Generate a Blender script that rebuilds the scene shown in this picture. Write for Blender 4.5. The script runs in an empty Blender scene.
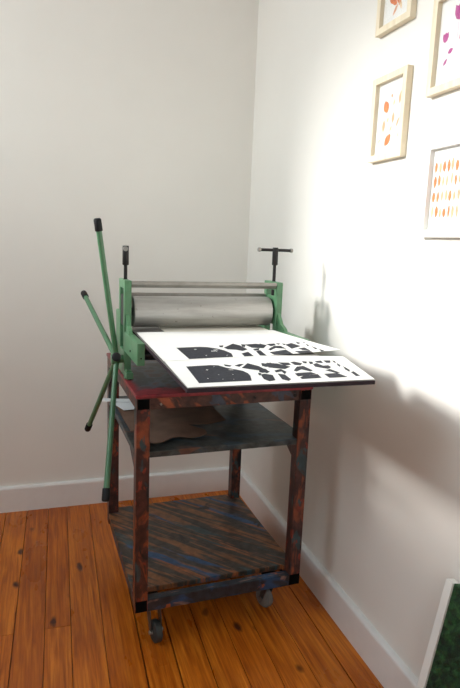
import bpy, bmesh, math, random
from mathutils import Vector, Matrix
random.seed(7)
SC = bpy.context.scene
COL = SC.collection
pi = math.pi

# ------------------------------------------------------------------ materials
def new_mat(name):
    m = bpy.data.materials.new(name); m.use_nodes = True
    nt = m.node_tree
    return m, nt, nt.nodes['Principled BSDF']

def N(nt, typ, **kw):
    n = nt.nodes.new(typ)
    for k, v in kw.items():
        if k in n.inputs: n.inputs[k].default_value = v
        else: setattr(n, k, v)
    return n

def ramp(nt, stops, fac=None, interp='LINEAR'):
    r = nt.nodes.new('ShaderNodeValToRGB'); r.color_ramp.interpolation = interp
    e = r.color_ramp.elements
    while len(e) < len(stops): e.new(0.5)
    for el, (p, c) in zip(e, stops):
        el.position = p; el.color = (c[0], c[1], c[2], 1)
    if fac is not None: nt.links.new(fac, r.inputs[0])
    return r

def mixc(nt, fac, a, b, mode='MIX'):
    m = nt.nodes.new('ShaderNodeMix'); m.data_type = 'RGBA'; m.blend_type = mode
    for sock, v in ((m.inputs[0], fac), (m.inputs[6], a), (m.inputs[7], b)):
        if hasattr(v, 'links'): nt.links.new(v, sock)
        elif isinstance(v, (int, float)): sock.default_value = v
        else: sock.default_value = (v[0], v[1], v[2], 1)
    return m.outputs[2]

def coords(nt, scale=(1, 1, 1), rot=(0, 0, 0)):
    tc = nt.nodes.new('ShaderNodeTexCoord'); r = nt.nodes.new('ShaderNodeMapping'); mp = nt.nodes.new('ShaderNodeMapping')
    r.inputs['Rotation'].default_value = rot; mp.inputs['Scale'].default_value = scale      # turn first, then stretch
    nt.links.new(tc.outputs['Object'], r.inputs['Vector']); nt.links.new(r.outputs[0], mp.inputs['Vector'])
    return mp.outputs[0]

def noise(nt, vec, scale, detail=4, rough=.55, dist=0):
    n = N(nt, 'ShaderNodeTexNoise', Scale=scale, Detail=detail, Roughness=rough, Distortion=dist)
    nt.links.new(vec, n.inputs['Vector'])
    return n.outputs['Fac']

def bump(nt, b, h, strength, dist=.002):
    n = N(nt, 'ShaderNodeBump', Strength=strength, Distance=dist)
    nt.links.new(h, n.inputs['Height']); nt.links.new(n.outputs[0], b.inputs['Normal'])

def flat(name, c, rough=.5, metal=0, var=.12, scale=30, spec=.5):
    """plain paint with a little mottling"""
    m, nt, b = new_mat(name)
    v = coords(nt)
    f = noise(nt, v, scale, 5)
    r = ramp(nt, [(.3, [x * (1 - var) for x in c]), (.7, [min(1, x * (1 + var)) for x in c])], f)
    nt.links.new(r.outputs[0], b.inputs['Base Color'])
    b.inputs['Roughness'].default_value = rough; b.inputs['Metallic'].default_value = metal
    b.inputs['Specular IOR Level'].default_value = spec
    return m

def wall_mat(name, c):
    m, nt, b = new_mat(name)
    v = coords(nt)
    f = noise(nt, v, 3, 6)
    r = ramp(nt, [(.35, [x * .97 for x in c]), (.65, c)], f)
    nt.links.new(r.outputs[0], b.inputs['Base Color'])
    b.inputs['Roughness'].default_value = .62; b.inputs['Specular IOR Level'].default_value = .3
    bump(nt, b, noise(nt, v, 160, 3), .12, .0012)
    return m

def painted_wood(name, base, layers, rough=.40, seed=0):
    """timber smeared with layer upon layer of ink and paint.
    layers: (colour, scale xyz, rotation, threshold, softness, distortion)"""
    m, nt, b = new_mat(name)
    v0 = coords(nt)
    f0 = noise(nt, coords(nt, (30, 30, 30)), 1.3, 4, .6)
    c = ramp(nt, [(.35, [x * .45 for x in base]), (.65, [x * 1.4 for x in base])], f0).outputs[0]
    hgt = f0
    for k, (col, scl, rot, th, soft, dist) in enumerate(layers):
        mp = N(nt, 'ShaderNodeVectorMath', operation='ADD'); mp.inputs[1].default_value = (3.7 * (k + 1) + seed, 1.9 * k, 5.3 * k)
        nt.links.new(coords(nt, scl, rot), mp.inputs[0])
        f = noise(nt, mp.outputs[0], 1.0, 3, .55, dist)
        k_ = ramp(nt, [(th, (0, 0, 0)), (th + soft, (1, 1, 1))], f)
        tone = ramp(nt, [(.3, [x * .6 for x in col]), (.7, [min(1, x * 1.35) for x in col])], f0)
        c = mixc(nt, k_.outputs[0], c, tone.outputs[0]); hgt = f
    nt.links.new(c, b.inputs['Base Color'])
    b.inputs['Roughness'].default_value = rough
    bump(nt, b, f0, .3, .002)
    return m

M = {}
M['wall'] = wall_mat('wall paint', (.80, .775, .725))
M['sidewall'] = wall_mat('taupe wall paint', (.62, .60, .56))
M['ceiling'] = wall_mat('ceiling paint', (.78, .78, .77))
M['base'] = flat('baseboard gloss paint', (.78, .77, .75), .35, var=.02)
M['gap'] = flat('dark gap under boards', (.02, .012, .008), .9)

# varnished pine boards
m, nt, b = new_mat('varnished pine')
at = nt.nodes.new('ShaderNodeAttribute'); at.attribute_name = 'board'
tc = nt.nodes.new('ShaderNodeTexCoord')
off = N(nt, 'ShaderNodeVectorMath', operation='MULTIPLY_ADD')
nt.links.new(at.outputs['Vector'], off.inputs[0]); off.inputs[1].default_value = (17, 31, 0)
nt.links.new(tc.outputs['Object'], off.inputs[2])
def smap(scale):
    mp = nt.nodes.new('ShaderNodeMapping'); mp.inputs['Scale'].default_value = scale
    nt.links.new(off.outputs[0], mp.inputs['Vector']); return mp.outputs[0]
g1 = noise(nt, smap((34, 1.6, 1)), 2.2, 6, .6, .6)
g2 = noise(nt, smap((110, 3, 1)), 2.0, 4, .6, .2)
g3 = noise(nt, smap((5, 2, 1)), 1.6, 4)
base = ramp(nt, [(.28, (.33, .070, .005)), (.48, (.60, .160, .011)), (.72, (.82, .28, .028))], g1)
fine = ramp(nt, [(.36, (.72, .64, .58)), (.56, (1, 1, 1))], g2)
blot = ramp(nt, [(.36, (.55, .44, .36)), (.60, (1.0, 1.0, 1.0))], g3)
c = mixc(nt, .75, base.outputs[0], fine.outputs[0], 'MULTIPLY')
c = mixc(nt, .55, c, blot.outputs[0], 'MULTIPLY')
hue = ramp(nt, [(0, (.78, .66, .55)), (.5, (.96, .92, .9)), (1, (1, 1, 1))], at.outputs['Fac'])
c = mixc(nt, .8, c, hue.outputs[0], 'MULTIPLY')
vo = N(nt, 'ShaderNodeTexVoronoi', Scale=1.0)
nw = N(nt, 'ShaderNodeTexNoise', Scale=16.0, Detail=3.0)
nt.links.new(off.outputs[0], nw.inputs['Vector'])
sc_ = N(nt, 'ShaderNodeVectorMath', operation='MULTIPLY_ADD'); sc_.inputs[1].default_value = (.35, .35, 0)
nt.links.new(nw.outputs['Color'], sc_.inputs[0]); nt.links.new(smap((15, 7.5, 1)), sc_.inputs[2])
nt.links.new(sc_.outputs[0], vo.inputs['Vector'])
kn = ramp(nt, [(.08, (1, 1, 1)), (.13, (.7, .7, .7)), (.21, (0, 0, 0))], vo.outputs['Distance'])
sel = N(nt, 'ShaderNodeSeparateColor'); nt.links.new(vo.outputs['Color'], sel.inputs[0])
selr = ramp(nt, [(.60, (0, 0, 0)), (.64, (1, 1, 1))], sel.outputs[0])
kf = mixc(nt, 1.0, kn.outputs[0], selr.outputs[0], 'MULTIPLY')
c = mixc(nt, kf, c, (.060, .012, .004))
nt.links.new(c, b.inputs['Base Color'])
rr = ramp(nt, [(.3, (.24, .24, .24)), (.7, (.40, .40, .40))], g3)
nt.links.new(rr.outputs[0], b.inputs['Roughness'])
b.inputs['Specular IOR Level'].default_value = .38
bump(nt, b, g2, .12, .001)
M['floor'] = m

OR = (.34, .085, .026); RD = (.20, .030, .016); MR = (.055, .018, .014); DK = (.010, .010, .012); TL = (.030, .056, .062); BL = (.016, .055, .125); TAN = (.34, .145, .055)
Z3 = (0, 0, 0)
M['leg'] = painted_wood('paint worn leg timber', MR, [((.22, .052, .020), (26, 26, 9), Z3, .56, .06, .8), (TL, (30, 30, 12), Z3, .57, .05, .5), (DK, (18, 18, 7), Z3, .56, .05, .6), (RD, (50, 50, 30), Z3, .60, .03, 0)])
M['rail'] = painted_wood('paint smeared rail timber', (.07, .028, .02), [((.30, .075, .03), (30, 8, 9), (0, .8, 0), .53, .05, .5), ((.05, .06, .085), (24, 8, 8), (0, .8, 0), .55, .04, .4), (DK, (12, 9, 9), Z3, .62, .05, 0)], seed=2)
M['lowrail'] = painted_wood('blue smeared rail timber', (.018, .024, .032), [(BL, (9, 9, 14), Z3, .52, .06, .5), ((.20, .115, .09), (12, 60, 22), Z3, .61, .05, .6), (OR, (26, 26, 26), Z3, .64, .04, 0)], seed=5)
DG = (0, 0, math.radians(49))
M['shelf'] = painted_wood('ink streaked shelf timber', (.040, .032, .026), [((.20, .078, .030), (3.5, 40, 9), DG, .50, .08, .5), (TL, (3.5, 26, 6), DG, .58, .05, .4), ((.018, .065, .15), (2.2, 13, 6), DG, .585, .05, .5), ((.27, .085, .030), (4.5, 52, 9), DG, .60, .05, .4), (DK, (14, 14, 9), Z3, .64, .06, .6)], seed=1)
M['midshelf'] = painted_wood('grey ink covered shelf', (.046, .050, .046), [((.03, .055, .075), (5, 16, 20), (0, 0, .5), .53, .06, .8), ((.13, .055, .035), (6, 22, 20), (0, 0, .5), .60, .05, .6), (DK, (10, 10, 10), Z3, .58, .08, .5)], seed=4)
M['dark'] = flat('black iron', (.012, .012, .013), .45)
M['hole_shade'] = flat('black shade in open tube end', (.004, .004, .004), .95, spec=.05)  # near-black colour carries the shade inside the open tube ends
M['bolt'] = flat('dark bolt head', (.02, .018, .018), .4, .6)
M['steelbolt'] = flat('bright bolt', (.45, .42, .38), .35, .9)

# red tabletop: red painted border with a blue grey inky middle
m, nt, b = new_mat('red and blue painted tabletop')
tc = nt.nodes.new('ShaderNodeTexCoord'); sp = nt.nodes.new('ShaderNodeSeparateXYZ')
nt.links.new(tc.outputs['Object'], sp.inputs[0])
v = coords(nt)
f = noise(nt, v, 24, 5, .6)
ad = N(nt, 'ShaderNodeMath', operation='MULTIPLY_ADD'); ad.inputs[1].default_value = .06
nt.links.new(f, ad.inputs[0]); nt.links.new(sp.outputs[1], ad.inputs[2])
ax = N(nt, 'ShaderNodeMath', operation='MULTIPLY_ADD'); ax.inputs[1].default_value = .03
nt.links.new(f, ax.inputs[0]); nt.links.new(sp.outputs[0], ax.inputs[2])
mn = N(nt, 'ShaderNodeMath', operation='MULTIPLY_ADD'); mn.inputs[1].default_value = 1.0; mn.inputs[2].default_value = .055
nt.links.new(ax.outputs[0], mn.inputs[0])
mm_ = N(nt, 'ShaderNodeMath', operation='MINIMUM'); nt.links.new(mn.outputs[0], mm_.inputs[0]); nt.links.new(ad.outputs[0], mm_.inputs[1])
edge = ramp(nt, [(.078, (0, 0, 0)), (.092, (1, 1, 1))], mm_.outputs[0])
red = ramp(nt, [(.3, (.12, .012, .017)), (.6, (.27, .024, .032)), (.8, (.33, .05, .05))], noise(nt, v, 40, 4))
blu = ramp(nt, [(.3, (.012, .012, .014)), (.46, (.022, .022, .026)), (.54, (.06, .085, .11)), (.64, (.08, .02, .02)), (.75, (.03, .035, .045))], noise(nt, v, 16, 5))
c = mixc(nt, edge.outputs[0], red.outputs[0], blu.outputs[0])
nt.links.new(c, b.inputs['Base Color']); b.inputs['Roughness'].default_value = .38
M['top'] = m

M['green'] = flat('green machine enamel', (.085, .21, .105), .36, var=.14, scale=40)
M['greenlight'] = flat('green enamelled tube', (.072, .175, .088), .28, var=.1, scale=30)
# roller: ground steel, faint scuffs
m, nt, b = new_mat('ground steel roller')
v = coords(nt, (1, 9, 9)); f = noise(nt, v, 7, 6, .65)
r = ramp(nt, [(.3, (.34, .33, .31)), (.6, (.44, .43, .41)), (.75, (.49, .48, .46))], f)
v2 = coords(nt, (40, 40, 40)); sp2 = ramp(nt, [(.66, (1, 1, 1)), (.75, (.5, .48, .45))], noise(nt, v2, 1.6, 3, .6))
nt.links.new(mixc(nt, 1.0, r.outputs[0], sp2.outputs[0], 'MULTIPLY'), b.inputs['Base Color'])
b.inputs['Metallic'].default_value = .6; b.inputs['Roughness'].default_value = .42
M['roller'] = m
M['bar'] = flat('dull steel bar', (.30, .285, .26), .45, .7, var=.15, scale=25)
M['bed'] = flat('dark plum bed board', (.030, .020, .025), .85, var=.25, spec=.15)
M['bedsteel'] = flat('grey bed plate', (.22, .21, .2), .4, .5)
M['rubber'] = flat('black rubber', (.005, .005, .006), .6, spec=.3)
M['paper'] = flat('white printing paper', (.86, .855, .83), .8, var=.01, spec=.15)
M['cream'] = flat('cream card', (.78, .74, .64), .85, var=.03, spec=.15)
M['ink'] = flat('blue black printing ink', (.030, .032, .042), .65, var=.35, scale=120, spec=.2)
M['kraft'] = flat('brown kraft paper', (.20, .115, .08), .8, var=.18, scale=14, spec=.15)
M['whitesheet'] = flat('white scrap paper', (.85, .85, .84), .8, var=.01, spec=.15)
M['caster'] = flat('grey caster metal', (.12, .12, .115), .4, .7)
M['tyre'] = flat('dark caster tyre', (.03, .035, .035), .6)
M['paletyre'] = flat('grey caster tyre', (.20, .20, .19), .6)
# pale frame timber
m, nt, b = new_mat('pale limewood')
v = coords(nt, (30, 4, 4)); f = noise(nt, v, 4, 5)
nt.links.new(ramp(nt, [(.3, (.70, .60, .43)), (.7, (.80, .71, .54))], f).outputs[0], b.inputs['Base Color'])
b.inputs['Roughness'].default_value = .5
M['limewood'] = m
M['whitewood'] = flat('white painted wood', (.80, .79, .75), .45, var=.02)
M['orange'] = flat('orange print ink', (.80, .22, .07), .7, var=.2, scale=60, spec=.1)
M['peach'] = flat('peach print ink', (.84, .42, .24), .7, var=.15, scale=60, spec=.1)
M['ochre'] = flat('pale ochre print ink', (.84, .62, .36), .7, var=.15, scale=60, spec=.1)
M['magenta'] = flat('magenta print ink', (.46, .07, .27), .7, var=.15, scale=60, spec=.1)
M['lilac'] = flat('lilac print ink', (.72, .55, .70), .7, var=.1, scale=60, spec=.1)

def pane(name, gloss):
    m, nt, b = new_mat(name); nt.nodes.remove(b)
    t = nt.nodes.new('ShaderNodeBsdfTransparent'); g = N(nt, 'ShaderNodeBsdfGlossy', Roughness=.03)
    fr = N(nt, 'ShaderNodeLayerWeight', Blend=.25)
    mu = N(nt, 'ShaderNodeMath', operation='MULTIPLY'); mu.inputs[1].default_value = gloss
    nt.links.new(fr.outputs['Fresnel'], mu.inputs[0])
    mx = nt.nodes.new('ShaderNodeMixShader')
    nt.links.new(mu.outputs[0], mx.inputs[0]); nt.links.new(t.outputs[0], mx.inputs[1]); nt.links.new(g.outputs[0], mx.inputs[2])
    nt.links.new(mx.outputs[0], nt.nodes['Material Output'].inputs[0])
    return m
M['glass'] = pane('clear picture glass', .18)
M['windowglass'] = pane('clear window glass', .3)

# dense green pile
m, nt, b = new_mat('dense green grass')
v = coords(nt); f = noise(nt, v, 60, 6, .7); f2 = noise(nt, v, 13, 4, .6)
r = ramp(nt, [(.32, (.003, .010, .005)), (.5, (.011, .052, .013)), (.68, (.04, .14, .036))], f)
r2 = ramp(nt, [(.36, (.12, .12, .12)), (.58, (1, 1, 1))], f2)
nt.links.new(mixc(nt, 1.0, r.outputs[0], r2.outputs[0], 'MULTIPLY'), b.inputs['Base Color'])
b.inputs['Roughness'].default_value = .8
bump(nt, b, f, .9, .008)
M['grass'] = m

# ------------------------------------------------------------------ mesh helpers
def link(name, bm, mats, parent=None, loc=(0, 0, 0), smooth=False):
    bmesh.ops.recalc_face_normals(bm, faces=bm.faces)
    me = bpy.data.meshes.new(name); bm.to_mesh(me); bm.free()
    for mm in (mats if isinstance(mats, (list, tuple)) else [mats]): me.materials.append(mm)
    if smooth:
        for p in me.polygons: p.use_smooth = True
        me.set_sharp_from_angle(angle=math.radians(38))
    o = bpy.data.objects.new(name, me); COL.objects.link(o)
    o.location = loc
    if parent: o.parent = parent
    return o

def add_box(bm, a, b, bev=0.0, mi=0):
    x0, y0, z0 = a; x1, y1, z1 = b
    vs = [bm.verts.new(p) for p in ((x0, y0, z0), (x1, y0, z0), (x1, y1, z0), (x0, y1, z0), (x0, y0, z1), (x1, y0, z1), (x1, y1, z1), (x0, y1, z1))]
    fs = [bm.faces.new([vs[i] for i in q]) for q in ((0, 3, 2, 1), (4, 5, 6, 7), (0, 1, 5, 4), (1, 2, 6, 5), (2, 3, 7, 6), (3, 0, 4, 7))]
    for f in fs: f.material_index = mi
    if bev:
        es = list({e for f in fs for e in f.edges})
        bmesh.ops.bevel(bm, geom=es, offset=bev, segments=2, profile=.6, affect='EDGES')

def box(name, a, b, mat, parent=None, bev=.0015, loc=(0, 0, 0)):
    bm = bmesh.new(); add_box(bm, a, b, bev); return link(name, bm, mat, parent, loc)

def add_tube(bm, p, q, r0, r1=None, seg=20, mi=0, rings=()):
    """solid of revolution along p->q; rings = extra (t, radius)"""
    r1 = r0 if r1 is None else r1
    p, q = Vector(p), Vector(q); d = (q - p).normalized()
    a = d.orthogonal().normalized(); c = d.cross(a)
    prof = [(0, r0)] + list(rings) + [(1, r1)]
    L = []
    for t, r in prof:
        ce = p.lerp(q, t)
        L.append([bm.verts.new(ce + (a * math.cos(2 * pi * i / seg) + c * math.sin(2 * pi * i / seg)) * r) for i in range(seg)])
    for A, B in zip(L, L[1:]):
        for i in range(seg):
            f = bm.faces.new((A[i], A[(i + 1) % seg], B[(i + 1) % seg], B[i])); f.material_index = mi
    bm.faces.new(list(reversed(L[0]))).material_index = mi; bm.faces.new(L[-1]).material_index = mi

def tube(name, p, q, r, mat, parent=None, r1=None, seg=20, rings=(), loc=(0, 0, 0)):
    bm = bmesh.new(); add_tube(bm, p, q, r, r1, seg, 0, rings); return link(name, bm, mat, parent, loc, True)

def capped(r, e=.0015, L=.1):
    """profile rings for a rounded end rod of length L"""
    return [(e / L * .3, r * .9), (e / L, r), (1 - e / L, r), (1 - e / L * .3, r * .9)]

def cells(bm, us, vs, keep, plane, t0, t1):
    """plate made of rectangular cells, merged: plane 'yz' (thickness in x) or 'xz'"""
    grid = {}
    def vert(i, j, k):
        key = (i, j, k)
        if key not in grid:
            t = t0 if k == 0 else t1
            grid[key] = bm.verts.new((t, us[i], vs[j]) if plane == 'yz' else (us[i], t, vs[j]))
        return grid[key]
    K = {(i, j) for i in range(len(us) - 1) for j in range(len(vs) - 1) if keep(i, j)}
    for i, j in K:
        for k in (0, 1):
            bm.faces.new([vert(i, j, k), vert(i + 1, j, k), vert(i + 1, j + 1, k), vert(i, j + 1, k)])
        for (di, dj), (p, q) in (((-1, 0), ((i, j), (i, j + 1))), ((1, 0), ((i + 1, j), (i + 1, j + 1))), ((0, -1), ((i, j), (i + 1, j))), ((0, 1), ((i, j + 1), (i + 1, j + 1)))):
            if (i + di, j + dj) not in K:
                bm.faces.new([vert(*p, 0), vert(*q, 0), vert(*q, 1), vert(*p, 1)])

def prism(bm, poly, axis, t0, t1, mi=0):
    f = (lambda p, t: (t, p[0], p[1])) if axis == 'x' else ((lambda p, t: (p[0], t, p[1])) if axis == 'y' else (lambda p, t: (p[0], p[1], t)))
    A = [bm.verts.new(f(p, t0)) for p in poly]; B = [bm.verts.new(f(p, t1)) for p in poly]
    n = len(poly)
    for i in range(n): bm.faces.new((A[i], A[(i + 1) % n], B[(i + 1) % n], B[i])).material_index = mi
    bm.faces.new(A).material_index = mi; bm.faces.new(list(reversed(B))).material_index = mi

def add_bevel(o, w=.0015, seg=2):
    md = o.modifiers.new('bevel', 'BEVEL'); md.width = w; md.segments = seg; md.limit_method = 'ANGLE'; md.angle_limit = math.radians(40)

def thing(name, label, cat, loc=(0, 0, 0), rotz=0, group=None):
    o = bpy.data.objects.new(name, None); COL.objects.link(o)
    o.empty_display_size = .05
    o.location = loc; o.rotation_euler = (0, 0, rotz); o['label'] = label; o['category'] = cat
    if group: o['group'] = group
    return o

def tag(o, label, cat, group=None):
    o['label'] = label; o['category'] = cat
    if group: o['group'] = group
    return o

def struct(o):
    o['kind'] = 'structure'; return o

# printed shapes (cart coordinates, metres)
S1 = [[[0.0509,-0.2807],[0.0374,-0.4223],[0.1429,-0.422],[0.1557,-0.383],[0.1589,-0.3606],[0.1559,-0.3387],[0.1466,-0.3248],[0.1325,-0.3074],[0.1214,-0.2798],[0.1051,-0.2758]],[[0.1376,-0.276],[0.1486,-0.287],[0.1423,-0.2963],[0.1356,-0.29]],[[0.1584,-0.2887],[0.1715,-0.2777],[0.1801,-0.2791],[0.1632,-0.2999]],[[0.1689,-0.3162],[0.193,-0.2813],[0.204,-0.3069],[0.2062,-0.3512],[0.196,-0.3614],[0.1931,-0.3404],[0.1822,-0.331]],[[0.2202,-0.2899],[0.2443,-0.2776],[0.231,-0.3115],[0.2196,-0.3096]],[[0.1802,-0.3645],[0.1852,-0.3677],[0.1762,-0.3845],[0.1757,-0.3788]],[[0.181,-0.382],[0.1899,-0.3779],[0.1995,-0.3888],[0.1897,-0.4224],[0.177,-0.4274],[0.174,-0.4119]],[[0.2003,-0.3254],[0.209,-0.3332],[0.206,-0.3572],[0.1915,-0.3606],[0.1884,-0.3541]],[[0.2251,-0.2771],[0.2344,-0.2882],[0.223,-0.3075],[0.216,-0.3024]],[[0.2397,-0.2796],[0.2559,-0.2891],[0.2692,-0.3181],[0.2508,-0.3342],[0.2278,-0.3175]],[[0.2662,-0.277],[0.2858,-0.2831],[0.2824,-0.3003],[0.2677,-0.3046]],[[0.2251,-0.3509],[0.2414,-0.3414],[0.2416,-0.3636],[0.2312,-0.3796],[0.2344,-0.3599],[0.2218,-0.3648]],[[0.2182,-0.383],[0.2276,-0.3905],[0.2235,-0.4233],[0.2149,-0.4325],[0.2092,-0.4207]],[[0.2957,-0.2791],[0.3052,-0.2765],[0.3138,-0.2919],[0.3026,-0.3078],[0.2935,-0.3036]],[[0.3266,-0.2729],[0.3338,-0.2783],[0.3258,-0.2939],[0.3211,-0.2903]],[[0.3399,-0.2793],[0.3462,-0.2832],[0.3388,-0.3002],[0.3315,-0.3017]],[[0.2679,-0.356],[0.2879,-0.3278],[0.3025,-0.3238],[0.3028,-0.3597],[0.2944,-0.3669],[0.2865,-0.3493],[0.2707,-0.3627]],[[0.2575,-0.3832],[0.2652,-0.3798],[0.2901,-0.3783],[0.2929,-0.3931],[0.2535,-0.4033]],[[0.2521,-0.4177],[0.2642,-0.4053],[0.2941,-0.3992],[0.288,-0.4244],[0.252,-0.4265]],[[0.3381,-0.3097],[0.3494,-0.302],[0.3504,-0.3213],[0.3572,-0.341],[0.346,-0.3495],[0.3367,-0.3375],[0.3318,-0.3288]],[[0.3573,-0.2779],[0.3725,-0.2746],[0.3651,-0.2962],[0.3549,-0.2917]],[[0.3811,-0.2745],[0.3951,-0.2768],[0.384,-0.2965],[0.3763,-0.2952]],[[0.3357,-0.368],[0.3495,-0.3604],[0.3531,-0.3896],[0.3442,-0.3916]],[[0.3171,-0.3987],[0.3438,-0.3976],[0.3462,-0.4272],[0.312,-0.4266]],[[0.4014,-0.2778],[0.4038,-0.2855],[0.3963,-0.3014],[0.3954,-0.2941]],[[0.3972,-0.3058],[0.3937,-0.3259],[0.385,-0.3379],[0.3877,-0.3249]],[[0.394,-0.3394],[0.3895,-0.3712],[0.3804,-0.3846],[0.3829,-0.3662]],[[0.3807,-0.3945],[0.3892,-0.3899],[0.3822,-0.4223],[0.3734,-0.423]],[[0.3462,-0.3259],[0.3638,-0.3235],[0.3616,-0.3379],[0.3459,-0.3469]]]
W1 = [[[0.0798,-0.3172],[0.0869,-0.3123],[0.0914,-0.3204],[0.0826,-0.3261]],[[0.062,-0.3881],[0.0667,-0.3857],[0.0673,-0.3923],[0.0626,-0.3946]],[[0.122,-0.3209],[0.1437,-0.3247],[0.1448,-0.3335],[0.1277,-0.3293]],[[0.1062,-0.2906],[0.1111,-0.2889],[0.1105,-0.2952],[0.106,-0.2957]],[[0.1225,-0.3637],[0.1272,-0.3623],[0.1269,-0.3691],[0.122,-0.3705]],[[0.0899,-0.3987],[0.0943,-0.3974],[0.0938,-0.4026],[0.0894,-0.4039]],[[0.1112,-0.4027],[0.1148,-0.4023],[0.1135,-0.4074],[0.1101,-0.4078]],[[0.0945,-0.3609],[0.0979,-0.3604],[0.0966,-0.3659],[0.0937,-0.3665]]]
S2 = [[[0.0817,-0.0766],[0.077,-0.2125],[0.1268,-0.2074],[0.1838,-0.2045],[0.1941,-0.1642],[0.1893,-0.1259],[0.1804,-0.1025],[0.1608,-0.0788],[0.1412,-0.0726]],[[0.1961,-0.0657],[0.2073,-0.0635],[0.1986,-0.084],[0.1936,-0.0833]],[[0.2056,-0.0938],[0.2395,-0.053],[0.2466,-0.0725],[0.2472,-0.1171],[0.2312,-0.1319],[0.2224,-0.1188],[0.2079,-0.1116]],[[0.2601,-0.0557],[0.269,-0.0606],[0.2565,-0.0884],[0.2534,-0.0825]],[[0.2725,-0.0611],[0.2996,-0.0571],[0.3188,-0.0729],[0.2973,-0.1066],[0.2757,-0.0982]],[[0.2196,-0.1713],[0.2382,-0.1579],[0.2343,-0.1971],[0.2156,-0.1988]],[[0.2638,-0.1534],[0.2765,-0.1435],[0.2687,-0.1945],[0.2561,-0.1926]],[[0.2687,-0.1202],[0.2854,-0.1138],[0.2736,-0.138],[0.2654,-0.1369]],[[0.3135,-0.0532],[0.3199,-0.0731],[0.3022,-0.0892]],[[0.3306,-0.0612],[0.3507,-0.0581],[0.3462,-0.0766],[0.3302,-0.0875]],[[0.3602,-0.0535],[0.3685,-0.0604],[0.3574,-0.0724]],[[0.3738,-0.0611],[0.3802,-0.0678],[0.3692,-0.0834]],[[0.3098,-0.126],[0.3366,-0.0939],[0.3505,-0.0958],[0.3484,-0.1279],[0.3301,-0.1165],[0.3098,-0.1381]],[[0.2972,-0.1666],[0.341,-0.1477],[0.3359,-0.1919],[0.2968,-0.1909]],[[0.3779,-0.0808],[0.399,-0.0644],[0.4029,-0.1029],[0.3713,-0.1258]],[[0.4235,-0.0419],[0.4271,-0.0622],[0.4144,-0.0722]],[[0.3861,-0.1368],[0.404,-0.1304],[0.4009,-0.1616],[0.3881,-0.1545]],[[0.3634,-0.168],[0.3959,-0.1677],[0.3937,-0.1892],[0.3641,-0.188]],[[0.4438,-0.0445],[0.4418,-0.0602],[0.4362,-0.0634]],[[0.4342,-0.0787],[0.434,-0.0978],[0.4241,-0.1095]],[[0.4321,-0.1161],[0.4327,-0.1434],[0.4231,-0.1543]],[[0.4334,-0.1558],[0.434,-0.1783],[0.4221,-0.1867]]]
W2 = [[[0.1147,-0.1006],[0.1245,-0.0952],[0.1317,-0.1047],[0.1198,-0.1114]],[[0.1484,-0.1255],[0.1716,-0.1255],[0.1716,-0.1355],[0.1481,-0.137]],[[0.1231,-0.1759],[0.13,-0.1739],[0.1308,-0.1816],[0.1234,-0.1851]],[[0.1642,-0.1311],[0.171,-0.1288],[0.1691,-0.1384],[0.1627,-0.1407]],[[0.1737,-0.1805],[0.1803,-0.18],[0.1784,-0.1874],[0.1717,-0.1879]],[[0.1557,-0.1165],[0.178,-0.1096],[0.1844,-0.1207],[0.1626,-0.1259]]]

SKY, SUN, SE, EXPO = 7.2, 4.6, math.radians(22), 0.16
# ------------------------------------------------------------------ setting
XL, YF, ZC = -2.25, -4.1, 2.65           # left wall, wall behind the camera, ceiling
FR = .020                                # the boards run a touch off square
bm = bmesh.new()
lay = bm.faces.layers.float.new('board')
seams = [-1.025, -.942, -.857, -.782, -.690, -.594]
while seams[0] > XL - .15: seams.insert(0, seams[0] - random.choice((.085, .09, .094)))
while seams[-1] < .20: seams.append(seams[-1] + random.choice((.086, .089, .092)))
ca, sa = math.cos(-FR), math.sin(-FR)
GAP = .0034
for i in range(len(seams) - 1):
    a, b = seams[i], seams[i + 1]
    mid = (a + b) / 2
    joints = []
    if -1.03 < mid < -.95 or -.86 < mid < -.78: joints = [-.824, -3.0]
    else: joints = [random.uniform(-1.6, -1.2), random.uniform(-3.2, -2.6)] if mid < -.95 or mid > -.35 else [random.uniform(-2.9, -2.0)]
    ys = [.10] + joints + [YF - .15]
    for y1, y0 in zip(ys, ys[1:]):
        r = random.random()
        w = GAP * random.choice((.35, .6, 1.0))
        P = [(a + w, y0 + .0008), (b - w * .5, y0 + .0008), (b - w * .5, y1 - .0008), (a + w, y1 - .0008)]
        P = [(x * ca - y * sa, x * sa + y * ca) for x, y in P]
        top = [bm.verts.new((x, y, 0)) for x, y in P]; bot = [bm.verts.new((x, y, -.012)) for x, y in P]
        fs = [bm.faces.new(top)] + [bm.faces.new((top[k], bot[k], bot[(k + 1) % 4], top[(k + 1) % 4])) for k in range(4)]
        for f in fs: f[lay] = r
# sub floor seen down the gaps
q = [bm.verts.new(p) for p in ((XL - .2, YF - .2, -.012), (.2, YF - .2, -.012), (.2, .2, -.012), (XL - .2, .2, -.012))]
f = bm.faces.new(q); f.material_index = 1
q2 = [bm.verts.new((v.co.x, v.co.y, -.06)) for v in q]
for k in range(4): bm.faces.new((q[k], q[(k + 1) % 4], q2[(k + 1) % 4], q2[k])).material_index = 1
bm.faces.new(q2).material_index = 1
struct(link('floor', bm, [M['floor'], M['gap']]))

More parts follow.
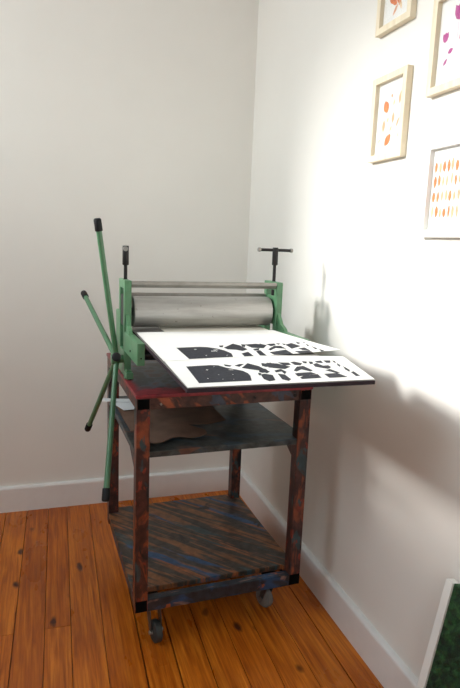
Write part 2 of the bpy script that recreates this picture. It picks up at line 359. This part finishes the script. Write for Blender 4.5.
T = .16
VX0, VX1, VZ0, VZ1 = -1.95, -1.05, 1.05, 2.15      # unseen window added behind the camera to brighten the back wall
struct(box('wall_back', (XL - T, 0, -.06), (T, T, ZC), M['wall'], bev=0))
struct(box('wall_right', (0, YF - T, -.06), (T, 0, ZC), M['wall'], bev=0))
bm = bmesh.new()
cells(bm, [XL - T, VX0, VX1, 0], [-.06, VZ0, VZ1, ZC], lambda i, j: not (i == 1 and j == 1), 'xz', YF - T, YF)
struct(link('wall_front', bm, M['sidewall']))
WY0, WY1, WZ0, WZ1 = -2.1, -.13, 1.55, 2.54
bm = bmesh.new()
cells(bm, [YF, WY0, WY1, 0], [-.06, WZ0, WZ1, ZC], lambda i, j: not (i == 1 and j == 1), 'yz', XL - T, XL)
struct(link('wall_left', bm, M['sidewall']))
struct(box('ceiling', (XL - T, YF - T, ZC), (T, T, ZC + .1), M['ceiling'], bev=0))

def baseboard(name, length, mat):
    """profile with a rounded top bead, extruded along +x, face towards -y"""
    h, t = .109, .018
    prof = [(0, 0), (-t, 0), (-t, h - .009), (-t + .0015, h - .004), (-t + .005, h - .001), (-t + .009, h), (0, h)]
    bm = bmesh.new(); prism(bm, prof, 'x', 0, length)
    return struct(link(name, bm, mat, smooth=False))
o = baseboard('baseboard_back', -XL - .018, M['base']); o.location = (XL, 0, 0)
o = baseboard('baseboard_right', -YF, M['base']); o.rotation_euler = (0, 0, -pi / 2); o.location = (0, 0, 0)
o = baseboard('baseboard_left', -YF - .018, M['base']); o.rotation_euler = (0, 0, pi / 2); o.location = (XL, YF, 0)

# window in the left wall, outside the picture: the room's daylight
bm = bmesh.new()
ym = (WY0 + WY1) / 2
cells(bm, [WY0, WY0 + .045, ym - .03, ym + .03, WY1 - .045, WY1], [WZ0, WZ0 + .05, WZ1 - .045, WZ1], lambda i, j: i in (0, 2, 4) or j in (0, 2), 'yz', XL - .11, XL - .06)
win = struct(link('window_1', bm, M['base']))
bm = bmesh.new(); add_box(bm, (XL - .088, WY0 + .04, WZ0 + .045), (XL - .084, WY1 - .04, WZ1 - .04)); gl = link('pane', bm, M['windowglass'], win)
bm = bmesh.new(); add_box(bm, (XL - .06, WY0 - .03, WZ0 - .025), (XL + .035, WY1 + .03, WZ0), .004); link('window_sill', bm, M['base'], win)

bm = bmesh.new(); xm = (VX0 + VX1) / 2
cells(bm, [VX0, VX0 + .045, xm - .03, xm + .03, VX1 - .045, VX1], [VZ0, VZ0 + .05, VZ1 - .045, VZ1], lambda i, j: i in (0, 2, 4) or j in (0, 2), 'xz', YF - .11, YF - .06)
win2 = struct(link('fill_window', bm, M['base']))  # added fill window, lights the room from the front
bm = bmesh.new(); add_box(bm, (VX0 + .04, YF - .088, VZ0 + .045), (VX1 - .04, YF - .084, VZ1 - .04)); link('pane', bm, M['windowglass'], win2)
bm = bmesh.new(); add_box(bm, (VX0 - .03, YF - .06, VZ0 - .025), (VX1 + .03, YF + .035, VZ0), .004); link('window_sill', bm, M['base'], win2)

# ------------------------------------------------------------------ work cart
CX, CY, PSI = -.6341, -.9772, .0313
W, D, TZ = .505, .561, .750
LW = .036
def cartw(u, v, z=0):
    c, s = math.cos(PSI), math.sin(PSI)
    return (CX + c * u - s * v, CY + s * u + c * v, z)
cart = thing('work_cart', 'paint-smeared wooden cart on casters, carrying the green roller press', 'cart', (CX, CY, 0), PSI)
for (a, b) in ((0, 0), (W - LW, 0), (0, D - LW), (W - LW, D - LW)):
    lg = box('leg', (a, b, .125), (a + LW, b + LW, .708), M['leg'], cart, .002)
    if b == 0: box('tube_end_shade', (a + .002, -.0012, .127), (a + LW - .002, .001, .160), M['hole_shade'], lg, 0)  # thin black plate paints the dark inside of an open tube
# upper frame
RZ0, RZ1 = .708, .7395
for a in (0, W - LW):
    bm = bmesh.new(); add_box(bm, (a, 0, RZ0), (a + LW, D, RZ1), .0015)
    r = link('side_rail', bm, M['leg'], cart)
    box('rail_end_shade', (a + .003, -.0012, RZ0 + .003), (a + LW - .003, .001, RZ1 - .002), M['hole_shade'], r, 0)  # black plate on the solid rail, shade of a hollow end
for v0 in (.004, D - .030):
    r = box('cross_rail', (LW, v0, RZ0), (W - LW, v0 + .026, RZ1), M['rail'], cart, .0015)
    if v0 < .1:
        tube('bolt', (.453, v0 - .003, .724), (.453, v0 + .002, .724), .0055, M['bolt'], r)
        tube('bolt', (.064, v0 - .006, .722), (.064, v0 + .002, .722), .0028, M['steelbolt'], r)
        tube('bolt', (.330, v0 - .003, .724), (.330, v0 + .002, .724), .0035, M['bolt'], r)
box('tabletop', (-.003, -.003, RZ1), (W + .003, D + .003, TZ), M['top'], cart, .003)
# middle shelf
MZ0, MZ1 = .575, .592
bm = bmesh.new()
poly = [(LW, .004), (W - LW, .004), (W - LW, LW), (W - .002, LW), (W - .002, D - LW), (W - LW, D - LW), (W - LW, D), (LW, D), (LW, D - LW), (.0, D - LW), (.0, LW), (LW, LW)]
prism(bm, poly, 'z', MZ0, MZ1); s = link('middle_shelf', bm, M['midshelf'], cart); add_bevel(s)
for a in (.004, W - LW + .006):
    bm = bmesh.new(); prism(bm, [(LW, MZ0), (LW + .10, MZ0), (LW, MZ0 - .055)], 'x', a, a + .024); link('bracket', bm, M['leg'], cart)
    bm = bmesh.new(); prism(bm, [(D - LW, MZ0), (D - LW - .10, MZ0), (D - LW, MZ0 - .055)], 'x', a, a + .024); link('bracket', bm, M['leg'], cart)
# bottom frame and shelf
BZ0, BZ1 = .125, .161
bm = bmesh.new(); add_box(bm, (LW, .0, BZ0), (W - LW, .026, BZ1), .002); link('cross_rail', bm, M['lowrail'], cart)
bm = bmesh.new(); add_box(bm, (LW, D - .026, BZ0), (W - LW, D, BZ1 - .014), .002); link('cross_rail', bm, M['lowrail'], cart)
for a in (0.003, W - .029):
    bm = bmesh.new(); add_box(bm, (a, LW, BZ0), (a + .026, D - LW, .152), .002); link('side_rail', bm, M['lowrail'], cart)
poly = [(LW + .002, .046), (W - LW - .002, .046), (W - LW - .002, LW + .002), (W, LW + .002), (W, D - LW - .002), (W - LW - .002, D - LW - .002), (W - LW - .002, D), (LW + .002, D), (LW + .002, D - LW - .002), (0, D - LW - .002), (0, LW + .002), (LW + .002, LW + .002)]
bm = bmesh.new(); prism(bm, poly, 'z', .152, .1685); s = link('bottom_shelf', bm, M['shelf'], cart); add_bevel(s)
# casters
def caster(u, v, ang, tyre):
    bm = bmesh.new()
    add_box(bm, (-.026, -.022, .118), (.026, .022, .125), .002)
    c = link('caster', bm, M['caster'], cart, (u, v, 0)); c.rotation_euler = (0, 0, ang)
    bm = bmesh.new()
    # fork: a top bridge with two raked cheeks
    for s in (-1, 1):
        prism(bm, [(-.014, .117), (.018, .117), (.034, .030), (.022, .030)], 'y', s * .0145, s * .0175)
    prism(bm, [(-.014, .112), (.018, .112), (.018, .119), (-.014, .119)], 'y', -.0175, .0175)
    link('fork', bm, M['caster'], c)
    bm = bmesh.new()
    add_tube(bm, (.028, -.0115, .032), (.028, .0115, .032), .026, .026, 28, 0, [(.12, .031), (.25, .032), (.75, .032), (.88, .031)])
    link('wheel', bm, tyre, c, smooth=True)
    tube('axle', (.028, -.021, .032), (.028, .021, .032), .006, M['steelbolt'], c)
caster(.064, .064, math.radians(-80), M['tyre'])
caster(.445, .070, math.radians(110), M['paletyre'])
caster(.060, .500, math.radians(80), M['tyre'])
caster(.445, .500, math.radians(100), M['tyre'])

# ------------------------------------------------------------------ press
PU, PV = .245, .25
px_, py_, _ = cartw(PU, PV)
press = thing('printing_press', 'green roller press with steel roller and star of spokes, on the cart top', 'press', (px_, py_, TZ), PSI)
def pl(u, v, z): return Vector((u - PU, v - PV, z - TZ))
def pbox(name, a, b, mat, parent=press, bev=.0012):
    return box(name, pl(*a), pl(*b), mat, parent, bev)
def side(u0, u1, name='side_frame'):
    vs = [0.0, .16, .20, .222, .282, .302, .36]
    zs = [.752, .770, .826, .884, .930, 1.004, 1.029]
    def keep(i, j):
        v = (vs[i] + vs[i + 1]) / 2; z = (zs[j] + zs[j + 1]) / 2
        if v < .16: return .826 < z < .884
        if v < .20: return z < .884 and z > .752 and (z > .826 or z < .770)
        if v > .302: return z < .930 and z > .770 or (z < .770)
        if .222 < v < .282: return z < .826 or z > 1.004
        return True
    bm = bmesh.new()
    cells(bm, [v - PV for v in vs], [z - TZ for z in zs], keep, 'yz', u0 - PU, u1 - PU)
    bmesh.ops.dissolve_limit(bm, angle_limit=.01, verts=bm.verts, edges=bm.edges)
    o = link(name, bm, M['green'], press); add_bevel(o, .0022, 2)
    return o
for sgn, (u0, u1) in ((-1, (0.0, .020)), (1, (.470, .490))):
    s = side(u0, u1)
    # web that braces the upright to the forward rail
    bm = bmesh.new()
    prism(bm, [(.201 - PV, .884 - TZ), (.140 - PV, .884 - TZ), (.150 - PV, .893 - TZ), (.175 - PV, .903 - TZ), (.201 - PV, .935 - TZ)], 'x', u0 + (.004 if sgn < 0 else .006) - PU, u1 - (.006 if sgn < 0 else .004) - PU)
    link('gusset', bm, M['green'], s)
    # foot lug bolted to the table
    bm = bmesh.new()
    prism(bm, [(u0 - .002 - PU, 0.0), (u1 + .004 - PU, 0.0), (u1 - .002 - PU, .022), (u0 + .004 - PU, .026)], 'y', .176 - PV, .20 - PV)
    link('mounting_foot', bm, M['green'], s)
    tube('bolt', pl((u0 + u1) / 2, .166, .750), pl((u0 + u1) / 2, .166, .764), .006, M['bolt'], s, seg=6)
    if sgn < 0:
        tube('set_screw', pl(u0 - .002, .10, .846), pl(u0 + .002, .10, .846), .003, M['bolt'], s, seg=8)
        tube('set_screw', pl(u0 + .010, -.0015, .846), pl(u0 + .010, .002, .846), .0022, M['bolt'], s, seg=8)
    # sliding bearing block in the slot
    bm = bmesh.new(); add_box(bm, pl(u0 + .002, .224, .895), pl(u1 - .002, .280, .985), .003)
    bb = link('bearing_block', bm, M['dark'] if sgn < 0 else M['green'], press)
    bm = bmesh.new(); add_tube(bm, pl((u0 + u1) / 2, .25, .985), pl((u0 + u1) / 2, .25, 1.030), .0065, None, 16); link('spindle', bm, M['bolt'], bb, smooth=True)
# rollers
RA, RR = .9345, .0455
bm = bmesh.new()
add_tube(bm, pl(.030, .25, RA), pl(.463, .25, RA), RR - .002, RR - .002, 64, 0, [(.004, RR), (.996, RR)])
ro = link('upper_roller', bm, M['roller'], press, smooth=True)
tube('axle', pl(.012, .25, RA), pl(.478, .25, RA), .012, M['dark'], ro)
LR = .0425
bm = bmesh.new()
add_tube(bm, pl(.030, .25, .8728 - LR), pl(.463, .25, .8728 - LR), LR - .002, LR - .002, 48, 0, [(.004, LR), (.996, LR)])
lo = link('lower_roller', bm, M['dark'], press, smooth=True)
tube('axle', pl(.012, .25, .8728 - LR), pl(.478, .25, .8728 - LR), .012, M['dark'], lo)
# tie bars
bm = bmesh.new(); prism(bm, [(-.049, .2775), (-.049, .2680), (-.041, .2585), (-.036, .2585), (-.036, .2775)], 'x', .0205 - PU, .4695 - PU)
tb = link('tie_bar', bm, M['bar'], press); add_bevel(tb, .0008, 2)
pbox('tie_bar', (.0205, .285, .9670), (.4695, .298, .9865), M['bar'])
for v0, z0 in ((.05, .845), (.12, .845)):
    tube('cross_rod', pl(.020, v0, z0), pl(.470, v0, z0), .007, M['dark'], press)
# pressure screws with T handles
def screw(u, v, ang, dz):
    z0 = 1.029
    bm = bmesh.new(); add_tube(bm, pl(u, v, z0 - .002), pl(u, v, 1.090 + dz), .0052, None, 18)
    s = link('pressure_screw', bm, M['bolt'], press, smooth=True)
    tube('collar', pl(u, v, 1.080 + dz), pl(u, v, 1.135 + dz), .0085, M['bolt'], s, rings=[(.03, .0092), (.95, .0092)])
    d = Vector((math.cos(ang), math.sin(ang), 0)); c = pl(u, v, 1.127 + dz)
    tube('handle_bar', c - d * .056, c + d * .056, .0048, M['bolt'], s)
    for k in (-1, 1):
        tube('handle_knob', c + d * .052 * k, c + d * .060 * k, .0062, M['bar'], s, r1=.0062, rings=[(.2, .0068), (.8, .0068)])
screw(.0105, .25, math.atan2(-1.65, -.27), -.010)
screw(.480, .25, math.radians(3), 0)
# star wheel
hu, hv, hz, L, ph, al = -.019, .22, .8005, .401, 1.6648, .1458
hubc = Vector((hu, hv, hz))
bm = bmesh.new()
add_tube(bm, pl(hu - .016, hv, hz), pl(.0, hv, hz), .014, .012, 24, 0, [(.08, .017), (.55, .017), (.7, .012)])
hub = link('hub', bm, M['greenlight'], press, smooth=True)
for k in (0, -72, -144, -216, 72):
    th = ph + math.radians(k)
    d = Vector((-math.sin(al), math.cos(al) * math.cos(th), math.cos(al) * math.sin(th)))
    s0, s1 = hubc + d * .010, hubc + d * (L - .003)
    sp = tube('spoke', pl(*s0), pl(*s1), .0078, M['greenlight'], press, seg=20)
    e0, e1 = hubc + d * (L - .034), hubc + d * L
    tube('rubber_grip', pl(*e0), pl(*e1), .0098, M['rubber'], sp, r1=.007, rings=[(.03, .0104), (.85, .0104), (.95, .0095)])
# sliding bed, projecting over the front of the cart
BY = -.027
bm = bmesh.new(); add_box(bm, (0, 0, -.0092), (.390, 1.0, -.0012), .001); 
bedm = link('bed', bm, M['bed'], press); bedm.location = pl(.0072, -.4478, .884); bedm.rotation_euler = (0, 0, BY)
bm = bmesh.new(); add_box(bm, (.001, .001, -.0012), (.389, .999, 0), .0004); link('bed_plate', bm, M['bedsteel'], bedm)

# ------------------------------------------------------------------ paper on the bed (cart coordinates)
def fuller(S, k):
    out = [S[0]]
    for P in S[1:]:
        cx = sum(p[0] for p in P) / len(P); cy = sum(p[1] for p in P) / len(P)
        out.append([(cx + (x - cx) * k, cy + (y - cy) * k) for x, y in P])
    return out
def shrink(S, k):
    return fuller([S[0]] + S, k)[1:]
def sheet(name, corners, z, mat, lift=None, n=14, th=.0004, art=(), z_art=.0002, label='', cat='', group=None):
    """corners: front-left, front-right, back-right, back-left"""
    fl, fr, br, bl = [Vector((x, y, 0)) for x, y in corners]
    bm = bmesh.new()
    lift = lift or (lambda s, t: 0)
    g = []
    for layer in (0, 1):
        g.append([[bm.verts.new((fl.lerp(fr, i / n)).lerp(bl.lerp(br, i / n), j / n) + Vector((0, 0, z + lift(i / n, j / n) - (th if layer == 0 else 0)))) for i in range(n + 1)] for j in range(n + 1)])
    for j in range(n):
        for i in range(n):
            for q in g: bm.faces.new((q[j][i], q[j][i + 1], q[j + 1][i + 1], q[j + 1][i]))
    rim = [(0, i) for i in range(n)] + [(j, n) for j in range(n)] + [(n, i) for i in range(n, 0, -1)] + [(j, 0) for j in range(n, 0, -1)]
    for a, b in zip(rim, rim[1:] + rim[:1]):
        bm.faces.new((g[0][a[0]][a[1]], g[0][b[0]][b[1]], g[1][b[0]][b[1]], g[1][a[0]][a[1]]))
    c = sum((v.co for v in bm.verts), Vector()) / len(bm.verts)
    base = Vector((c.x, c.y, z - th))
    for v in bm.verts: v.co -= base
    e = thing(name, label, cat, cartw(base.x, base.y, base.z), PSI, group)
    link('paper', bm, mat, e)
    def st(x, y):                                   # place of a point within the four corners
        s, t = .5, .5
        for _ in range(12):
            p = (fl.lerp(fr, s)).lerp(bl.lerp(br, s), t); ds = (fr - fl).lerp(br - bl, t); dt = bl.lerp(br, s) - fl.lerp(fr, s)
            ex, ey = x - p.x, y - p.y; det = ds.x * dt.y - ds.y * dt.x
            s += (ex * dt.y - ey * dt.x) / det; t += (ds.x * ey - ds.y * ex) / det
        return s, t
    if art:
        bm = bmesh.new()
        for polys, mi, dz in art:
            for n_, P in enumerate(polys):
                try: f = bm.faces.new([bm.verts.new((x - base.x, y - base.y, z + dz + n_ * 4e-6 - base.z + lift(*st(x, y)))) for x, y in P])
                except Exception: continue
                f.material_index = mi
        bmesh.ops.triangulate(bm, faces=bm.faces)
        for f in bm.faces:
            f.normal_update()
            if f.normal.z < 0: f.normal_flip()
        me = bpy.data.meshes.new('printed_trees'); bm.to_mesh(me); bm.free()
        me.materials.append(M['ink']); me.materials.append(M['paper'])
        o = bpy.data.objects.new('printed_trees', me); COL.objects.link(o); o.parent = e
    return e
sheet('backing_card', [(.108, -.02), (.437, -.02), (.442, .46), (.116, .46)], .8849, M['cream'], th=.0006, n=4, label='cream card running beneath the steel roller of the press', cat='card')
sheet('forest_print', [(.0082, -.4472), (.3965, -.4572), (.4555, -.235), (.022, -.14)], .8856, M['paper'], art=[(fuller(S1, 1.24), 0, .0002), (shrink(W1, .5), 1, .0003)],
      label='front white sheet with a black forest print, farther from the roller', cat='print', group='forest prints on the press bed')
def lf(s, t): return .0045 * max(0, s - .55) ** 2 / .2 * (1 - t) ** 2 
sheet('forest_print', [(.0165, -.222), (.479, -.180), (.449, .165), (.0285, .165)], .8864, M['paper'], lift=lf, art=[(fuller(S2, 1.27), 0, .0002), (shrink(W2, .5), 1, .0003)],
      label='rear white sheet with a black forest print, nearer the steel roller', cat='print', group='forest prints on the press bed')

# ------------------------------------------------------------------ paper on the middle shelf
def loose(name, outline, z, mat, label, cat, wave=.004, th=.0012, group=None):
    """an irregular sheet with a gently waved surface"""
    bm = bmesh.new()
    P = [Vector((x, y, 0)) for x, y in outline]
    c = sum(P, Vector()) / len(P)
    rings = 6
    def h(p): return wave * (.5 + .5 * math.sin(p.x * 38 + 1) * math.cos(p.y * 31)) 
    R = []
    for k in range(1, rings + 1):
        R.append([c.lerp(p, k / rings) for p in P])
    for dz in (0, -th):
        cv = bm.verts.new(c + Vector((0, 0, z + th + h(c) + dz)))
        L = [[bm.verts.new(p + Vector((0, 0, z + th + h(p) + dz))) for p in r] for r in R]
        n = len(P)
        for i in range(n): bm.faces.new((cv, L[0][i], L[0][(i + 1) % n]))
        for A, B in zip(L, L[1:]):
            for i in range(n): bm.faces.new((A[i], B[i], B[(i + 1) % n], A[(i + 1) % n]))
        if dz == 0: topring = L[-1]
        else:
            for i in range(n): bm.faces.new((topring[i], topring[(i + 1) % n], L[-1][(i + 1) % n], L[-1][i]))
    base = Vector((c.x, c.y, z))
    for v in bm.verts: v.co -= base
    o = link(name, bm, mat, None, cartw(base.x, base.y, base.z), True); o.rotation_euler = (0, 0, PSI)
    return tag(o, label, cat, group)
def dense(P, k=4):
    out = []
    for a, b in zip(P, P[1:] + P[:1]):
        for i in range(k): out.append((a[0] + (b[0] - a[0]) * i / k, a[1] + (b[1] - a[1]) * i / k))
    return out
loose('kraft_paper', dense([(.014, .165), (.12, .178), (.25, .190), (.32, .205), (.33, .44), (.012, .45)]), .592, M['kraft'], 'wide sheet of brown paper lying at the back of the cart\'s middle shelf', 'paper', .005)
loose('kraft_paper', dense([(.040, .050), (.062, .042), (.085, .050), (.115, .072), (.140, .080), (.165, .068), (.195, .070), (.222, .088), (.225, .12), (.19, .17), (.12, .20), (.045, .19)], 2), .5965, M['kraft'], 'smaller wavy-edged brown paper scrap at the front of the middle shelf', 'paper', .006)
loose('white_paper', dense([(.001, .4525), (.085, .475), (.095, .370), (.026, .360)]), .5995, M['whitesheet'], 'lower white paper sheet poking out from the left of the middle shelf', 'paper', .001, .0008)
loose('white_paper', dense([(-.024, .5035), (.085, .470), (.085, .432), (-.029, .4656)]), .6030, M['whitesheet'], 'upper white paper strip farther back on the middle shelf, behind the spokes', 'paper', .001, .0010)

# ------------------------------------------------------------------ pictures on the right wall
# local frame: x = along the wall towards the viewer's right (world -y), y = up, z = out of the wall (world -x)
def picture(name, y_left, z_bot, art, label, wood='limewood', w=.153, h=.211):
    e = thing(name, label, 'picture', (0, y_left, z_bot), 0, 'framed prints on the right wall')
    e.matrix_world = Matrix(((0, 0, -1, -.0004), (-1, 0, 0, y_left), (0, 1, 0, z_bot), (0, 0, 0, 1)))
    B, dpt = .0165, .017
    bm = bmesh.new()
    xs, ys = [0, B, w - B, w], [0, B, h - B, h]
    g = {}
    def V(i, j, k):
        if (i, j, k) not in g: g[(i, j, k)] = bm.verts.new((xs[i], ys[j], (0, dpt)[k]))
        return g[(i, j, k)]
    O = [(0, 0), (3, 0), (3, 3), (0, 3)]; I = [(1, 1), (2, 1), (2, 2), (1, 2)]
    for k in range(4):
        o0, o1, i0, i1 = O[k], O[(k + 1) % 4], I[k], I[(k + 1) % 4]
        for z in (0, 1): bm.faces.new((V(*o0, z), V(*o1, z), V(*i1, z), V(*i0, z)))
        bm.faces.new((V(*o0, 0), V(*o1, 0), V(*o1, 1), V(*o0, 1))); bm.faces.new((V(*i0, 0), V(*i1, 0), V(*i1, 1), V(*i0, 1)))
    fo = link('frame', bm, M[wood], e); add_bevel(fo, .001, 2)
    bm = bmesh.new(); add_box(bm, (B - .001, B - .001, .002), (w - B + .001, h - B + .001, .005)); 
    pw, phh = w - 2 * B, h - 2 * B
    mats = ['paper', 'orange', 'peach', 'ochre', 'magenta', 'lilac']
    for poly, mi in art:
        f = bm.faces.new([bm.verts.new((B + x * pw, B + (1 - y) * phh, .0053)) for x, y in poly]); f.material_index = mi
    link('print', bm, [M[k] for k in mats], e)
    bm = bmesh.new(); add_box(bm, (B - .001, B - .001, .0080), (w - B + .001, h - B + .001, .0095)); link('glazing', bm, M['glass'], e)
    return e
def leaf(cx, cy, L, wd, ang, asp=.67):
    """pointed leaf, centre and size as fractions of the print's height; ang from vertical"""
    P = []; wd *= 1.95; L *= 1.2
    for i in range(9):
        t = i / 8; P.append((wd * math.sin(pi * t) ** .8, (t - .5) * L))
    P = P + [(-x, y) for x, y in reversed(P[1:-1])]
    ca, sa = math.cos(ang), math.sin(ang)
    return [(cx + (x * ca - y * sa) / asp, cy + (x * sa + y * ca)) for x, y in P]
artB = [(leaf(.33, .34, .16, .035, -.45), 1), (leaf(.83, .27, .15, .018, .12), 2), (leaf(.52, .21, .05, .012, -.5), 2), (leaf(.62, .31, .08, .012, .3), 3), (leaf(.62, .52, .13, .018, .06), 2), (leaf(.28, .60, .15, .020, .05), 2), (leaf(.80, .60, .12, .012, .45), 2), (leaf(.42, .53, .07, .014, .5), 3), (leaf(.56, .66, .08, .012, .4), 3), (leaf(.47, .81, .17, .032, .75), 1), (leaf(.86, .76, .08, .010, .3), 2), (leaf(.14, .80, .08, .010, .9), 3)]
artD = []
random.seed(3)
for r, cy in enumerate((.22, .39, .58, .78)):
    for k in range(8):
        artD.append((leaf(.10 + k * .115 + random.uniform(-.01, .01), cy + random.uniform(-.012, .012), random.uniform(.10, .15), random.uniform(.010, .017), random.uniform(-.05, .05)), random.choice((1, 1, 2, 2))))
def tulip(cx, cy, s, ax=1.75):
    return [(cx + x * s * ax, cy + y * s) for x, y in ((-.75, -1), (-.3, -.75), (0, -1.1), (.35, -.75), (.75, -1), (.8, 0), (.5, .7), (0, 1), (-.5, .7), (-.8, 0))]
def stem(x0, y0, x1, y1, w=.006): return [(x0 - w, y0), (x0 + w, y0), (x1 + w, y1), (x1 - w, y1)]
artC = [(tulip(.52, .21, .095), 4), (tulip(.19, .44, .058), 4), (stem(.52, .31, .50, .84), 5), (stem(.19, .49, .13, .86), 5), (leaf(.36, .62, .08, .015, 1.25), 4), (leaf(.24, .73, .08, .011, .75), 4), (leaf(.66, .44, .18, .02, .55), 4), (tulip(.84, .50, .06), 4), (stem(.84, .56, .82, .86), 5), (leaf(.72, .76, .10, .012, -.7), 4)]
artA = [(leaf(.30, .66, .16, .03, -.5), 1), (leaf(.48, .60, .18, .028, .1), 2), (leaf(.68, .62, .17, .028, .5), 1), (leaf(.40, .73, .12, .020, -.9), 1), (leaf(.60, .74, .14, .016, .25), 2), (leaf(.44, .84, .14, .013, .75), 2), (leaf(.50, .44, .16, .03, 0), 1), (leaf(.64, .82, .10, .010, -.2), 3), (leaf(.53, .70, .13, .02, -.1), 1)]
picture('framed_print', -.967, 1.690, artA, 'highest framed print on the right wall, an orange flower in pale wood')
picture('framed_print', -.976, 1.371, artB, 'framed print of scattered orange leaves in a pale wood frame')
picture('framed_print', -1.2085, 1.4895, artC, 'framed print of magenta tulips in a pale wood frame')
picture('framed_print', -1.2320, 1.1745, artD, 'framed print of rows of small orange strokes', 'whitewood')

# ------------------------------------------------------------------ green panel leaning on the right wall
gp = thing('grass_panel', 'dark green grassy panel with a white edge, leaning on the right wall', 'panel', (-.098, -1.4752, .0))
gp.rotation_euler = (0, math.radians(10.3), 0)
bm = bmesh.new()
for i in range(2): pass
ny, nz = 40, 44
G = [[bm.verts.new((-.016 + (random.uniform(-.004, .004) if 0 < i < ny else 0), -.020 - .42 * i / ny, .0 + .452 * j / nz)) for i in range(ny + 1)] for j in range(nz + 1)]
Bk = [[bm.verts.new((.0, -.020 - .42 * i / ny, .452 * j / nz)) for i in (0, ny)] for j in (0, nz)]
for j in range(nz):
    for i in range(ny): bm.faces.new((G[j][i], G[j][i + 1], G[j + 1][i + 1], G[j + 1][i]))
bm.faces.new(G[0] + [Bk[0][1], Bk[0][0]]); bm.faces.new(G[-1] + [Bk[1][1], Bk[1][0]])
bm.faces.new([r[0] for r in G] + [Bk[1][0], Bk[0][0]]); bm.faces.new([r[-1] for r in G] + [Bk[1][1], Bk[0][1]])
bm.faces.new((Bk[0][0], Bk[0][1], Bk[1][1], Bk[1][0]))
link('grass_surface', bm, M['grass'], gp)
box('edge_strip', (-.021, -.0205, .0), (.0, 0, .452), M['whitewood'], gp, .001)

# ------------------------------------------------------------------ light
wd = bpy.data.worlds.new('World'); SC.world = wd; wd.use_nodes = True
bg = wd.node_tree.nodes['Background']
wn = wd.node_tree; wtc = wn.nodes.new('ShaderNodeTexCoord'); wsp = wn.nodes.new('ShaderNodeSeparateXYZ')
wn.links.new(wtc.outputs['Generated'], wsp.inputs[0])
wr = ramp(wn, [(.0, (.55, .58, .60)), (.06, (.92, .99, 1.0)), (.30, (.87, .97, 1.0)), (.60, (.62, .74, .82)), (1.0, (.35, .46, .56))], wsp.outputs[2])   # hazy sky, bright low down
wn.links.new(wr.outputs[0], bg.inputs[0]); bg.inputs[1].default_value = SKY
sl = bpy.data.lights.new('sun', 'SUN'); sl.energy = SUN; sl.angle = math.radians(14.0); sl.color = (1, .985, .96)
so = bpy.data.objects.new('sun', sl); COL.objects.link(so)
so.rotation_euler = Vector((math.cos(SE), -.20, -math.sin(SE))).to_track_quat('-Z', 'Y').to_euler(); so.location = (-4, -2, 3)
pt = bpy.data.lights.new('window_portal', 'AREA'); pt.shape = 'RECTANGLE'; pt.size = WZ1 - WZ0; pt.size_y = WY1 - WY0; pt.cycles.is_portal = True
po = bpy.data.objects.new('window_portal', pt); COL.objects.link(po); po.location = (XL - T - .01, ym, (WZ0 + WZ1) / 2)
po.rotation_euler = (0, -pi / 2, 0)
p2 = bpy.data.lights.new('fill_window_portal', 'AREA'); p2.shape = 'RECTANGLE'; p2.size = VX1 - VX0; p2.size_y = VZ1 - VZ0; p2.cycles.is_portal = True
q2_ = bpy.data.objects.new('fill_window_portal', p2); COL.objects.link(q2_); q2_.location = (xm, YF - T - .01, (VZ0 + VZ1) / 2)
q2_.rotation_euler = (pi / 2, 0, 0)

# ------------------------------------------------------------------ camera
cam = bpy.data.cameras.new('camera'); cam.sensor_fit = 'VERTICAL'; cam.sensor_height = 36; cam.lens = 36 * 566.57 / 688
cam.clip_start = .05
co = bpy.data.objects.new('camera', cam); COL.objects.link(co)
r, u, fw = Vector((.9513, -.3057, .0385)).normalized(), Vector((.0181, .18, .9835)), Vector((.3076, .935, -.1767)).normalized()
u = r.cross(fw).normalized()
co.matrix_world = Matrix(((r.x, u.x, -fw.x, -.8517), (r.y, u.y, -fw.y, -2.3879), (r.z, u.z, -fw.z, 1.146), (0, 0, 0, 1)))
SC.camera = co
SC.view_settings.view_transform = 'Standard'; SC.view_settings.look = 'None'
SC.view_settings.exposure = EXPO; SC.view_settings.gamma = 1; SC.view_settings.use_curve_mapping = False
SC.cycles.use_denoising = True
SC.cycles.max_bounces = 12; SC.cycles.diffuse_bounces = 8; SC.cycles.glossy_bounces = 5; SC.cycles.transparent_max_bounces = 10
SC.cycles.sample_clamp_indirect = 6; SC.cycles.caustics_reflective = False; SC.cycles.caustics_refractive = False
